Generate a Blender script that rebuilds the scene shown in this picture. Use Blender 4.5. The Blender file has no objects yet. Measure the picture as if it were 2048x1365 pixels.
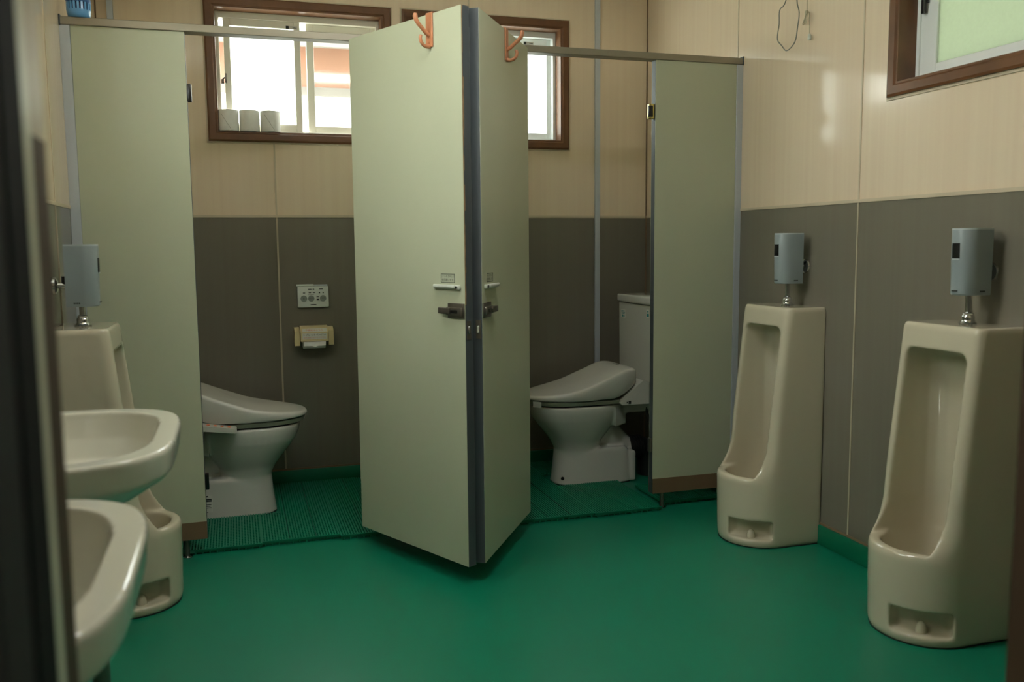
import bpy, bmesh, math, random
from mathutils import Vector, Matrix
random.seed(7)
PI = math.pi
scene = bpy.context.scene
COL = scene.collection

# ------------------------------------------------------------------ materials
def lin(c):
    c = c / 255.0
    return c / 12.92 if c <= 0.04045 else ((c + 0.055) / 1.055) ** 2.4
def rgb(r, g, b):
    return (lin(r), lin(g), lin(b), 1.0)
def scaled(c, k):
    return (min(1, c[0] * k), min(1, c[1] * k), min(1, c[2] * k), 1)

def mat(name, col, rough=0.5, metal=0.0, var=0.06, scale=6.0, stretch=(1, 1, 1), coat=0.0, bump=0.0, bscale=60, spec=0.5):
    m = bpy.data.materials.new(name)
    m.use_nodes = True
    nt = m.node_tree
    b = nt.nodes['Principled BSDF']
    tc = nt.nodes.new('ShaderNodeTexCoord')
    mp = nt.nodes.new('ShaderNodeMapping')
    mp.inputs['Scale'].default_value = stretch
    nt.links.new(tc.outputs['Object'], mp.inputs['Vector'])
    n = nt.nodes.new('ShaderNodeTexNoise')
    n.inputs['Scale'].default_value = scale
    n.inputs['Detail'].default_value = 4
    nt.links.new(mp.outputs['Vector'], n.inputs['Vector'])
    r = nt.nodes.new('ShaderNodeValToRGB')
    r.color_ramp.elements[0].position = 0.3
    r.color_ramp.elements[1].position = 0.7
    r.color_ramp.elements[0].color = scaled(col, 1 - var)
    r.color_ramp.elements[1].color = scaled(col, 1 + var)
    nt.links.new(n.outputs['Fac'], r.inputs['Fac'])
    nt.links.new(r.outputs['Color'], b.inputs['Base Color'])
    b.inputs['Roughness'].default_value = rough
    b.inputs['Metallic'].default_value = metal
    b.inputs['Coat Weight'].default_value = coat
    b.inputs['Coat Roughness'].default_value = 0.04
    b.inputs['Specular IOR Level'].default_value = spec
    if bump:
        n2 = nt.nodes.new('ShaderNodeTexNoise')
        n2.inputs['Scale'].default_value = bscale
        nt.links.new(tc.outputs['Object'], n2.inputs['Vector'])
        bp = nt.nodes.new('ShaderNodeBump')
        bp.inputs['Strength'].default_value = bump
        bp.inputs['Distance'].default_value = 0.002
        nt.links.new(n2.outputs['Fac'], bp.inputs['Height'])
        nt.links.new(bp.outputs['Normal'], b.inputs['Normal'])
    return m

def wall_mat(name, upper, lower):
    """glossy melamine wall board: cream above 1.352 m, grey brown below, faint vertical grain"""
    m = bpy.data.materials.new(name)
    m.use_nodes = True
    nt = m.node_tree
    b = nt.nodes['Principled BSDF']
    g = nt.nodes.new('ShaderNodeNewGeometry')
    mp = nt.nodes.new('ShaderNodeMapping')
    mp.inputs['Scale'].default_value = (38, 38, 0.5)
    nt.links.new(g.outputs['Position'], mp.inputs['Vector'])
    n = nt.nodes.new('ShaderNodeTexNoise')
    n.inputs['Scale'].default_value = 1.0
    n.inputs['Detail'].default_value = 3
    nt.links.new(mp.outputs['Vector'], n.inputs['Vector'])
    def ramp(c, v):
        r = nt.nodes.new('ShaderNodeValToRGB')
        r.color_ramp.elements[0].position = 0.3
        r.color_ramp.elements[1].position = 0.7
        r.color_ramp.elements[0].color = (c[0] * (1 - v * .6), c[1] * (1 - v), c[2] * (1 - v), 1)
        r.color_ramp.elements[1].color = (c[0] * (1 + v * .6), c[1] * (1 + v), c[2] * (1 + v), 1)
        nt.links.new(n.outputs['Fac'], r.inputs['Fac'])
        return r
    ru, rl = ramp(upper, 0.035), ramp(lower, 0.03)
    s = nt.nodes.new('ShaderNodeSeparateXYZ')
    nt.links.new(g.outputs['Position'], s.inputs['Vector'])
    gt = nt.nodes.new('ShaderNodeMath')
    gt.operation = 'GREATER_THAN'
    gt.inputs[1].default_value = 1.352
    nt.links.new(s.outputs['Z'], gt.inputs[0])
    mx = nt.nodes.new('ShaderNodeMix')
    mx.data_type = 'RGBA'
    nt.links.new(gt.outputs[0], mx.inputs['Factor'])
    nt.links.new(rl.outputs['Color'], mx.inputs['A'])
    nt.links.new(ru.outputs['Color'], mx.inputs['B'])
    nt.links.new(mx.outputs['Result'], b.inputs['Base Color'])
    b.inputs['Roughness'].default_value = 0.12
    b.inputs['Specular IOR Level'].default_value = 0.5
    # slight waviness so reflections look like board, not mirror
    w = nt.nodes.new('ShaderNodeTexNoise')
    w.inputs['Scale'].default_value = 1.6
    nt.links.new(g.outputs['Position'], w.inputs['Vector'])
    bp = nt.nodes.new('ShaderNodeBump')
    bp.inputs['Strength'].default_value = 0.12
    bp.inputs['Distance'].default_value = 0.01
    nt.links.new(w.outputs['Fac'], bp.inputs['Height'])
    nt.links.new(bp.outputs['Normal'], b.inputs['Normal'])
    return m

def glass_mat(name, tint, frost):
    m = bpy.data.materials.new(name)
    m.use_nodes = True
    nt = m.node_tree
    nt.nodes.remove(nt.nodes['Principled BSDF'])
    out = nt.nodes['Material Output']
    tr = nt.nodes.new('ShaderNodeBsdfTransparent')
    tr.inputs['Color'].default_value = tint
    tl = nt.nodes.new('ShaderNodeBsdfTranslucent')
    tc = nt.nodes.new('ShaderNodeTexCoord')
    n = nt.nodes.new('ShaderNodeTexNoise')
    n.inputs['Scale'].default_value = 90
    nt.links.new(tc.outputs['Object'], n.inputs['Vector'])
    r = nt.nodes.new('ShaderNodeValToRGB')
    r.color_ramp.elements[0].color = scaled(tint, 0.88)
    r.color_ramp.elements[1].color = tint
    nt.links.new(n.outputs['Fac'], r.inputs['Fac'])
    nt.links.new(r.outputs['Color'], tl.inputs['Color'])
    m1 = nt.nodes.new('ShaderNodeMixShader')
    m1.inputs[0].default_value = frost
    nt.links.new(tr.outputs[0], m1.inputs[1])
    nt.links.new(tl.outputs[0], m1.inputs[2])
    gl = nt.nodes.new('ShaderNodeBsdfGlossy')
    gl.inputs['Roughness'].default_value = 0.05 + 0.3 * frost
    m2 = nt.nodes.new('ShaderNodeMixShader')
    m2.inputs[0].default_value = 0.06
    nt.links.new(m1.outputs[0], m2.inputs[1])
    nt.links.new(gl.outputs[0], m2.inputs[2])
    nt.links.new(m2.outputs[0], out.inputs['Surface'])
    return m

M = {}
M['wall'] = wall_mat('melamine_wall', rgb(228, 208, 182), rgb(118, 113, 100))
M['seam'] = mat('wall_seam', rgb(200, 184, 158), 0.4)
M['seam_low'] = mat('wall_seam_low', rgb(176, 164, 140), 0.4)
M['floor'] = mat('green_floor_paint', rgb(10, 117, 90), 0.36, var=0.05, scale=1.2, bump=0.04, bscale=30)
M['green_base'] = mat('green_baseboard', rgb(4, 104, 74), 0.4)
M['ceiling'] = mat('ceiling_board', rgb(238, 234, 224), 0.8)
M['panel'] = mat('olive_laminate', rgb(184, 188, 163), 0.32, var=0.02, scale=3)
M['edge'] = mat('slate_edge', rgb(68, 74, 78), 0.55, var=0.18, scale=18, stretch=(1, 1, .12))
M['edge_wood'] = mat('worn_chipboard', rgb(140, 112, 80), 0.8, var=0.25, scale=30)
M['kick'] = mat('brown_kick_band', rgb(122, 98, 74), 0.45)
M['alu'] = mat('aluminium', rgb(192, 198, 206), 0.35, 0.25, var=0.05, stretch=(1, 1, .1), scale=20)
M['rail'] = mat('rail_aluminium', rgb(150, 142, 126), 0.4, 0.55, var=0.06, stretch=(.1, 1, 1), scale=20)
M['chrome'] = mat('chrome', rgb(210, 212, 214), 0.08, 1.0, var=0.02)
M['steel'] = mat('dull_steel', rgb(126, 120, 112), 0.3, 0.85, var=0.1, scale=30)
M['ceramic'] = mat('cream_porcelain', rgb(198, 189, 166), 0.07, var=0.015, scale=2, coat=0.35)
M['ceramic_basin'] = mat('white_porcelain', rgb(212, 210, 195), 0.08, var=0.015, scale=2, coat=0.3)
M['ceramic_toilet'] = mat('pale_porcelain', rgb(200, 199, 190), 0.08, var=0.015, scale=2, coat=0.3)
M['seat'] = mat('toilet_plastic', rgb(200, 198, 188), 0.2, var=0.015, scale=2)
M['seat_shade'] = mat('seat_shaded_plastic', rgb(112, 118, 100), 0.3, var=0.03)  # seat plastic coloured darker for the shadow under the lid
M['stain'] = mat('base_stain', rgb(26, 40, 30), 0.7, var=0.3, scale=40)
M['wood'] = mat('brown_window_wood', rgb(104, 68, 40), 0.35, var=0.22, scale=9, stretch=(1, 1, 1))
M['wood_dark'] = mat('dark_jamb_wood', rgb(70, 48, 30), 0.6, var=0.15, scale=9, stretch=(1, 1, .1))
M['jamb_grey'] = mat('jamb_grey_brown', rgb(16, 15, 12), 0.8)
M['black'] = mat('black_door_edge', rgb(7, 7, 6), 0.8, var=0.2, spec=0.2)
M['frame_alu'] = mat('door_frame_aluminium', rgb(222, 222, 200), 0.35, 0.0, var=0.05)
M['sash'] = mat('sash_aluminium', rgb(236, 233, 218), 0.4, 0.0, var=0.03)
M['sash_w'] = mat('sash_white', rgb(232, 236, 234), 0.4, 0.0, var=0.03)
M['glass'] = glass_mat('clear_glass', (0.97, 0.98, 0.97, 1), 0.0)
M['frost'] = glass_mat('frosted_glass', (0.95, 0.97, 0.95, 1), 0.45)
M['frost_green'] = glass_mat('frosted_glass_garden', (0.34, 0.36, 0.30, 1), 0.93)
M['paper'] = mat('toilet_paper', rgb(246, 244, 240), 0.9, var=0.03, scale=40, bump=0.1, bscale=200)
M['paper_line'] = mat('paper_seam', rgb(150, 144, 138), 0.9)
M['hook'] = mat('orange_plastic', rgb(192, 128, 92), 0.35, var=0.04)
M['white_pl'] = mat('white_plastic', rgb(214, 218, 210), 0.35, var=0.03)
M['grey_pl'] = mat('sensor_grey_plastic', rgb(140, 150, 152), 0.35, var=0.03)
M['grey_trim'] = mat('sensor_light_trim', rgb(190, 198, 200), 0.3)
M['black_pl'] = mat('black_plastic', rgb(18, 18, 18), 0.3, var=0.1)
M['rubber'] = mat('black_rubber', rgb(20, 22, 20), 0.5, var=0.2)
M['ink'] = mat('dark_ink', rgb(40, 44, 40), 0.7)
M['ink_teal'] = mat('teal_ink', rgb(40, 130, 132), 0.7)
M['ink_orange'] = mat('orange_ink', rgb(206, 110, 70), 0.7)
M['sticker'] = mat('sticker_paper', rgb(206, 206, 196), 0.5)
M['sticker_g'] = mat('sticker_paper_green', rgb(174, 178, 156), 0.5)
M['beige'] = mat('beige_plastic', rgb(204, 186, 140), 0.35, var=0.04)
M['remote_btn'] = mat('remote_button_grey', rgb(128, 134, 128), 0.5, var=0.06, scale=30)
M['remote'] = mat('remote_plastic', rgb(206, 210, 202), 0.4, var=0.02)
M['mat'] = mat('green_mat_plastic', rgb(8, 124, 92), 0.45, var=0.08, scale=12)
M['blue'] = mat('blue_plastic', rgb(104, 160, 214), 0.22, var=0.08, scale=10)
M['blue_d'] = mat('deep_blue_plastic', rgb(38, 86, 150), 0.3, var=0.08)
M['navy'] = mat('navy_gel', rgb(34, 40, 92), 0.4)
M['wire'] = mat('grey_wire', rgb(128, 126, 116), 0.5)
M['cord'] = mat('beige_cord', rgb(176, 166, 138), 0.7, var=0.1, scale=200)
M['orange_wall'] = mat('apricot_render', rgb(150, 110, 92), 0.9, var=0.04)
M['white_wall'] = mat('white_render', rgb(245, 245, 240), 0.9, var=0.02)
M['roof'] = mat('corrugated_roof', rgb(112, 106, 100), 0.7, var=0.1)
M['ground'] = mat('outdoor_gravel', rgb(190, 186, 176), 0.95, var=0.1, scale=20)
M['leaf'] = mat('hedge_leaf', rgb(110, 150, 60), 0.6, var=0.3, scale=12)
M['brass'] = mat('brass', rgb(196, 186, 120), 0.25, 0.9)

# ------------------------------------------------------------------ mesh helpers
class MB:
    def __init__(s):
        s.bm = bmesh.new()
    def box(s, x0, x1, y0, y1, z0, z1, bev=0.0, seg=2, mtx=None):
        r = bmesh.ops.create_cube(s.bm, size=1)
        vs = r['verts']
        T = Matrix.Translation(((x0 + x1) / 2, (y0 + y1) / 2, (z0 + z1) / 2)) @ Matrix.Diagonal((abs(x1 - x0), abs(y1 - y0), abs(z1 - z0), 1))
        bmesh.ops.transform(s.bm, matrix=T, verts=vs)
        if bev:
            es = list({e for v in vs for e in v.link_edges})
            rr = bmesh.ops.bevel(s.bm, geom=es, offset=bev, segments=seg, affect='EDGES', profile=0.5)
            vs = list({v for f in rr['faces'] for v in f.verts} | {v for v in vs if v.is_valid})
        if mtx is not None:
            bmesh.ops.transform(s.bm, matrix=mtx, verts=vs)
        return s
    def cyl(s, p0, p1, r0, r1=None, n=20, caps=True):
        r1 = r0 if r1 is None else r1
        return s.tube([p0, p1], [r0, r1], n, caps)
    def tube(s, pts, rad, n=12, caps=True):
        pts = [Vector(p) for p in pts]
        if not isinstance(rad, (list, tuple)):
            rad = [rad] * len(pts)
        rings = []
        nrm = None
        for i, p in enumerate(pts):
            if i == 0: t = pts[1] - pts[0]
            elif i == len(pts) - 1: t = pts[-1] - pts[-2]
            else: t = (pts[i + 1] - p).normalized() + (p - pts[i - 1]).normalized()
            if t.length < 1e-9: t = pts[min(i + 1, len(pts) - 1)] - pts[max(i - 1, 0)]
            t.normalize()
            if nrm is None:
                a = Vector((0, 0, 1)) if abs(t.z) < 0.9 else Vector((1, 0, 0))
                nrm = (a - t * a.dot(t)).normalized()
            else:
                nrm = (nrm - t * nrm.dot(t)).normalized()
            b = t.cross(nrm)
            rings.append([s.bm.verts.new(p + (nrm * math.cos(k * 2 * PI / n) + b * math.sin(k * 2 * PI / n)) * rad[i]) for k in range(n)])
        s.skin(rings, caps)
        return s
    def skin(s, rings, caps=True, closed=True):
        n = len(rings[0])
        for a, b in zip(rings, rings[1:]):
            for k in range(n if closed else n - 1):
                try: s.bm.faces.new((a[k], a[(k + 1) % n], b[(k + 1) % n], b[k]))
                except ValueError: pass
        if caps:
            try: s.bm.faces.new(rings[0][::-1])
            except ValueError: pass
            try: s.bm.faces.new(rings[-1])
            except ValueError: pass
    def loft(s, rings, caps=True):
        s.skin([[s.bm.verts.new(p) for p in r] for r in rings], caps)
        return s
    def lathe(s, prof, c=(0, 0, 0), n=32, axis='Z', caps=True):
        rs = []
        for r, h in prof:
            ring = []
            for k in range(n):
                a = 2 * PI * k / n
                q = (r * math.cos(a), r * math.sin(a), h)
                if axis == 'X': q = (h, q[0], q[1])
                if axis == 'Y': q = (q[0], h, q[1])
                ring.append((c[0] + q[0], c[1] + q[1], c[2] + q[2]))
            rs.append(ring)
        return s.loft(rs, caps)
    def mesh(s, smooth=True, angle=40):
        bmesh.ops.recalc_face_normals(s.bm, faces=s.bm.faces[:])
        me = bpy.data.meshes.new('m')
        s.bm.to_mesh(me)
        s.bm.free()
        shade(me, smooth, angle)
        return me
    def build(s, name, m, parent=None, smooth=True, angle=40, loc=None):
        return link(name, s.mesh(smooth, angle), m, parent, loc)

def shade(me, smooth=True, angle=40):
    for p in me.polygons: p.use_smooth = smooth
    if smooth and angle < 179:
        bm = bmesh.new(); bm.from_mesh(me)
        lim = math.radians(angle)
        for e in bm.edges:
            e.smooth = not (len(e.link_faces) == 2 and e.calc_face_angle(0) > lim)
        bm.to_mesh(me); bm.free()

def link(name, me, m, parent=None, loc=None):
    me.name = name
    o = bpy.data.objects.new(name, me)
    COL.objects.link(o)
    if m is not None and not me.materials: me.materials.append(m)
    if parent is not None: o.parent = parent
    if loc is not None: o.location = loc
    return o

def thing(name, label, cat, loc=(0, 0, 0), rotz=0.0, group=None):
    o = bpy.data.objects.new(name, None)
    o.empty_display_size = 0.05
    COL.objects.link(o)
    o.location = loc
    o.rotation_euler = (0, 0, rotz)
    return tag(o, label, cat, group)
def tag(o, label, cat, group=None):
    o['label'] = label; o['category'] = cat
    if group: o['group'] = group
    return o
def struct(o):
    o['kind'] = 'structure'
    return o
def sroot(name, loc=(0, 0, 0)):
    o = bpy.data.objects.new(name, None); COL.objects.link(o); o.location = loc
    return struct(o)
def dup(root, loc, rotz, label):
    def cp(o, par):
        c = o.copy(); COL.objects.link(c); c.parent = par
        for ch in o.children: cp(ch, c)
        return c
    r = cp(root, None)
    r.location = loc; r.rotation_euler = (0, 0, rotz); r['label'] = label
    return r

def bake(me, mods):
    """apply a list of (type, dict) modifiers to a mesh and return the new mesh"""
    o = bpy.data.objects.new('tmp', me); COL.objects.link(o)
    for t, kw in mods:
        md = o.modifiers.new('m', t)
        for k, v in kw.items(): setattr(md, k, v)
    dg = bpy.context.evaluated_depsgraph_get(); dg.update()
    new = bpy.data.meshes.new_from_object(o.evaluated_get(dg), depsgraph=dg)
    bpy.data.objects.remove(o)
    return new
def cutter(mb):
    o = bpy.data.objects.new('cut', mb.mesh(False)); COL.objects.link(o)
    return o
def porcelain(mb, cuts, voxel=0.006, it=8, pre=None):
    mods = list(pre or [])
    if pre is None: mods.append(('REMESH', dict(mode='VOXEL', voxel_size=voxel)))
    for c in cuts: mods.append(('BOOLEAN', dict(operation='DIFFERENCE', object=c, solver='EXACT')))
    mods += [('REMESH', dict(mode='VOXEL', voxel_size=voxel)), ('SMOOTH', dict(factor=0.5, iterations=it))]
    me = bake(mb.mesh(False), mods)
    for c in cuts: bpy.data.objects.remove(c)
    for p in me.polygons: p.use_smooth = True
    return me

def text_mesh(s, size, mtx, m, name, parent, thick=0.0):
    cu = bpy.data.curves.new('t', 'FONT')
    cu.body = s; cu.size = size; cu.align_x = 'CENTER'; cu.align_y = 'CENTER'
    o = bpy.data.objects.new('t', cu); COL.objects.link(o)
    dg = bpy.context.evaluated_depsgraph_get(); dg.update()
    me = bpy.data.meshes.new_from_object(o.evaluated_get(dg), depsgraph=dg)
    bpy.data.objects.remove(o)
    me.transform(mtx)
    me.materials.clear()
    return link(name, me, m, parent)

def frame_mtx(origin, right, up):
    r = Vector(right).normalized(); u = Vector(up).normalized(); n = r.cross(u)
    R = Matrix((r, u, n)).transposed().to_4x4()
    return Matrix.Translation(origin) @ R

# ------------------------------------------------------------------ dimensions
XL, YB, YF, ZC = -2.756, 0.964, -2.85, 2.55    # left wall, back wall, front wall, ceiling (right wall is x = 0)
H = 1.992
T = 0.12

# ------------------------------------------------------------------ room shell
def wall_x(name, x0, x1, ya, yb, holes, z0=-0.0, z1=ZC):
    mb = MB(); y = ya
    for (h0, h1, hz0, hz1) in holes:
        mb.box(x0, x1, y, h0, z0, z1)
        mb.box(x0, x1, h0, h1, z0, hz0); mb.box(x0, x1, h0, h1, hz1, z1); y = h1
    mb.box(x0, x1, y, yb, z0, z1)
    return struct(mb.build(name, M['wall'], smooth=False))
def wall_y(name, y0, y1, xa, xb, holes, z0=0.0, z1=ZC):
    mb = MB(); x = xa
    for (h0, h1, hz0, hz1) in holes:
        mb.box(x, h0, y0, y1, z0, z1)
        mb.box(h0, h1, y0, y1, z0, hz0); mb.box(h0, h1, y0, y1, hz1, z1); x = h1
    mb.box(x, xb, y0, y1, z0, z1)
    return struct(mb.build(name, M['wall'], smooth=False))

WZ0, WZ1 = 1.745, 2.335       # wall opening of the windows
W1 = (-2.252, -1.446); W2 = (-1.312, -0.500)
WR = (-2.06, -.985); WL = (-1.50, -.785)
wall_y('wall_back', YB, YB + T, XL - T, T, [(W1[0], W1[1], WZ0, WZ1), (W2[0], W2[1], WZ0, WZ1)])
wall_x('wall_right', 0, T, YF, YB, [(WR[0], WR[1], 1.735, 2.33)])
wall_x('wall_left', XL - T, XL, YF, YB, [(WL[0], WL[1], 1.735, 2.33)])
DX0, DX1 = -2.338, -1.30
fw = MB()
fw.box(XL - T, DX0 - .004, YF, YF + 0.075, 0, ZC); fw.box(DX1 + 0.0, T, YF, YF + 0.075, 0, ZC); fw.box(DX0 - .004, DX1, YF, YF + 0.075, 2.08, ZC)
struct(fw.build('wall_front', M['wall'], smooth=False))
fl = MB().box(XL - T, T, -4.9, YB + T, -0.06, 0)
struct(fl.build('floor', M['floor'], smooth=False))
struct(MB().box(XL - T - .3, T + .3, -4.9, YB + T, ZC, ZC + .08).build('ceiling', M['ceiling'], smooth=False))
# vestibule the photographer stands in
vb = MB()
vb.box(-3.3, -3.2, -4.8, YF, 0, ZC); vb.box(-0.5, -0.4, -4.8, YF, 0, ZC); vb.box(-3.3, -0.4, -4.9, -4.8, 0, ZC)
vb.box(-3.2, XL - T, YF - .08, YF, 0, ZC)
struct(vb.build('wall_vestibule', M['wall'], smooth=False))

# door surround: reveal in two tones, aluminium post, dark leaf edge and timber jambs
struct(MB().box(DX0 - .02, DX0 - .0, YF - .008, YF + .0765, 1.285, 2.08).build('trim_1', M['seam'], smooth=False))
struct(MB().box(DX0 - .02, DX0 - .0, YF - .008, YF + .0765, 0, 1.285).build('trim_2', M['wood_dark'], smooth=False))
struct(MB().box(-2.40, -2.3315, -2.925, YF - .008, 0, 2.08, .002).build('trim_3', M['frame_alu'], smooth=False))
struct(MB().box(-2.9, -2.322, -2.985, -2.930, 0, 2.1, .002).build('door_1', M['black'], smooth=False))
struct(MB().box(-2.9, -2.308, -3.12, -3.06, 0, 2.1, .002).build('trim_4', M['jamb_grey'], smooth=False))
struct(MB().box(-1.338, -1.20, -2.93, -2.774, 0, 2.08, .002).build('trim_5', M['wood_dark'], smooth=False))
# baseboards (green, slightly rounded top)
def base(name, x0, x1, y0, y1):
    struct(MB().box(x0, x1, y0, y1, 0, 0.08, .004).build(name, M['green_base']))
base('baseboard_back', XL, 0, YB - .012, YB)
base('baseboard_right', -.012, 0, YF + .075, YB - .012)
base('baseboard_left', XL, XL + .012, YF + .075, YB - .012)
# seams and the dado joint
tn = [6]
def trim(x0, x1, y0, y1, z0, z1, m):
    struct(MB().box(x0, x1, y0, y1, z0, z1).build('trim_%d' % tn[0], M[m], smooth=False)); tn[0] += 1
trim(XL, 0, YB - .003, YB, 1.346, 1.358, 'seam')
trim(-.003, 0, YF + .075, YB - .003, 1.346, 1.358, 'seam')
trim(XL, XL + .003, YF + .075, YB - .003, 1.346, 1.358, 'seam')
trim(XL, 0, YB - .004, YB, .08, .089, 'kick')
trim(-.004, 0, YF + .075, YB - .004, .08, .089, 'kick')
for x in (-1.99, -1.005):
    trim(x - .004, x + .004, YB - .0025, YB, .089, 1.346, 'seam_low')
    trim(x - .004, x + .004, YB - .0025, YB, 1.358, WZ0 - .04, 'seam')
    trim(x - .004, x + .004, YB - .0025, YB, WZ1 + .045, ZC, 'seam')
for y in (.043, -.802, -1.647):
    trim(-.0025, 0, y - .0035, y + .0035, .089, 1.346, 'seam_low')
    trim(-.0025, 0, y - .0035, y + .0035, 1.358, (1.69 if y < -1 else ZC), 'seam')
for y in (-.285,):
    trim(XL, XL + .0025, y - .0035, y + .0035, .089, 1.346, 'seam_low')
    trim(XL, XL + .0025, y - .0035, y + .0035, 1.358, ZC, 'seam')
trim(-.006, 0, YB - .006, YB, .089, ZC, 'kick')
trim(XL, XL + .006, YB - .006, YB, .089, ZC, 'kick')
trim(-.312, -.284, YB - .014, YB - .003, .089, ZC, 'alu')
trim(-2.705, -2.679, YB - .014, YB - .003, .089, ZC, 'alu')

# ------------------------------------------------------------------ windows
def prism_frame(u0, u1, z0, z1, prof, fm):
    """mitred rectangular frame; prof = [(inset, depth)...]; fm(u, d, z) -> xyz"""
    mb = MB(); rings = []
    for ins, d in prof:
        rings.append([mb.bm.verts.new(fm(u, d, z)) for u, z in ((u0 + ins, z0 + ins), (u1 - ins, z0 + ins), (u1 - ins, z1 - ins), (u0 + ins, z1 - ins))])
    rings.append(rings[0])
    mb.skin(rings, caps=False)
    return mb
def sash_frame(mb, u0, u1, z0, z1, sl, sr, rb, rt, d0, d1, fm):
    for a, b, c, e in ((u0, u0 + sl, z0, z1), (u1 - sr, u1, z0, z1), (u0 + sl, u1 - sr, z0, z0 + rb), (u0 + sl, u1 - sr, z1 - rt, z1)):
        p, q = fm(a, d0, c), fm(b, d1, e)
        mb.box(min(p[0], q[0]), max(p[0], q[0]), min(p[1], q[1]), max(p[1], q[1]), c, e, .0015, 1)
def pane(u0, u1, z0, z1, d, fm, name, m, parent):
    p, q = fm(u0, d - .002, z0), fm(u1, d + .002, z1)
    return MB().box(min(p[0], q[0]), max(p[0], q[0]), min(p[1], q[1]), max(p[1], q[1]), z0, z1).build(name, M[m], parent, smooth=False)

CAS = [(0.0, 0.0), (0.0, -0.014), (0.008, -0.018), (0.034, -0.018), (0.040, -0.012), (0.047, -0.012), (0.049, 0.0), (0.049, 0.115), (0.030, 0.115), (0.030, 0.0)]
def make_window(name, u0, u1, z0, z1, fm, inner, outer, sashm):
    """u0..u1, z0..z1 are the outer casing edges; inner / outer sash as (u0, u1, stile_l, stile_r, glass)"""
    r = sroot(name)
    prism_frame(u0, u1, z0, z1, CAS, fm).build('casing', M['wood'], r, angle=25)
    a0, a1, c0, c1 = u0 + .049, u1 - .049, z0 + .049, z1 - .049
    f = MB()
    sash_frame(f, a0, a1, c0, c1, .016, .016, .012, .030, .060, .112, fm)
    f.build('sash_frame', M[sashm], r)
    for nm, (s0, s1, sl, sr, gm), d in (('inner_sash', inner, .066), ('outer_sash', outer, .092)):
        mb = MB()
        sash_frame(mb, s0, s1, c0 + .012, c1 - .030, sl, sr, .034, .034, d, d + .018, fm)
        s = mb.build(nm, M[sashm], r)
        pane(s0 + sl, s1 - sr, c0 + .046, c1 - .064, d + .009, fm, 'glass', gm, s)
    return r
fb = lambda u, d, z: (u, YB + d, z)
fr = lambda u, d, z: (d, u, z)
flw = lambda u, d, z: (XL - d, u, z)
w1 = make_window('window_1', -2.290, -1.408, 1.708, 2.376, fb, (-2.205, -1.845, .030, .030, 'frost'), (-1.815, -1.468, .036, .03, 'glass'), 'sash')
w2 = make_window('window_2', -1.352, -0.4625, 1.708, 2.376, fb, (-1.28, -.90, .03, .03, 'frost'), (-.93, -.530, .03, .022, 'frost'), 'sash_w')
w3 = make_window('window_3', -2.10, -0.945, 1.700, 2.372, fr, (-1.58, -1.008, .03, .074, 'frost_green'), (-2.04, -1.53, .03, .03, 'frost_green'), 'sash_w')
w4 = make_window('window_4', -1.545, -.740, 1.700, 2.372, flw, (-1.15, -.80, .03, .03, 'frost'), (-1.48, -1.11, .03, .03, 'frost'), 'sash_w')
# thin grey beading round the right window
prism_frame(-2.11, -0.935, 1.690, 2.382, [(0, -.0005), (0, -.005), (.010, -.005), (.010, -.0005)], fr).build('beading', M['seam'], w3, smooth=False)
prism_frame(-2.298, -1.400, 1.700, 2.384, [(0, -.0005), (0, -.005), (.008, -.005), (.008, -.0005)], fb).build('beading', M['seam'], w1, smooth=False)
prism_frame(-1.360, -.4545, 1.700, 2.384, [(0, -.0005), (0, -.005), (.008, -.005), (.008, -.0005)], fb).build('beading', M['seam'], w2, smooth=False)
# crescent latch on the left stile, ratings stickers on the head of the sash
lt = MB().box(-2.205, -2.196, YB + .05, YB + .066, 1.99, 2.035, .002).box(-2.222, -2.209, YB + .046, YB + .060, 1.985, 2.008, .002)
lt.cyl((-2.215, YB + .053, 2.008), (-2.200, YB + .053, 2.02), .004, n=8)
lt.build('latch', M['steel'], w1)
def rating(w, x, z):
    s = MB().box(x, x + .055, YB + .0645, YB + .066, z, z + .016).build('rating_sticker', M['sticker'], w, smooth=False)
    MB().box(x + .001, x + .015, YB + .0635, YB + .0645, z + .001, z + .015).build('sticker_mark', M['ink'], s, smooth=False)
    d = MB()
    for k in range(3): d.box(x + .033 + k * .007, x + .038 + k * .007, YB + .0635, YB + .0645, z + .005, z + .009)
    d.build('sticker_print', M['ink'], s, smooth=False)
rating(w1, -1.912, 2.262); rating(w2, -.69, 2.258)
mk = MB().box(-1.735, -1.63, YB + .088, YB + .0895, 2.238, 2.258).build('brown_label', M['wood'], w1, smooth=False)
rl = MB().box(.058, .064, -1.045, -1.020, 2.0, 2.05, .001).box(.046, .058, -1.040, -1.026, 1.965, 2.03, .002).build('latch', M['black_pl'], w3)

# ------------------------------------------------------------------ outdoors behind the back windows
hb = thing('neighbour_building', 'apricot rendered house wall with corrugated eave outside the left window', 'building', (0, 0, 0))
MB().box(-2.75, 1.2, 4.6, 4.9, 2.60, 2.95).build('upper_wall', M['orange_wall'], hb, smooth=False)
MB().box(-2.75, 1.2, 4.62, 4.9, -.3, 2.53).build('lower_wall', M['white_wall'], hb, smooth=False)
MB().box(-2.75, 1.2, 4.57, 4.9, 2.53, 2.60).build('shade_band', M['roof'], hb, smooth=False)  # grey strip standing in for the band of shade on the wall
rv = []
for sy in (4.15, 4.95):
    rv.append(sy)
mb = MB(); n = 90
top = []; ra = []; rb = []
for k in range(n + 1):
    x = -2.6 + 4.0 * k / n; zz = .018 * math.sin(k * 1.57)
    ra.append((x, 4.15, 2.93 + zz)); rb.append((x, 5.2, 3.12 + zz))
va = [mb.bm.verts.new(p) for p in ra]; vb2 = [mb.bm.verts.new(p) for p in rb]
for k in range(n): mb.bm.faces.new((va[k], va[k + 1], vb2[k + 1], vb2[k]))
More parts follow.
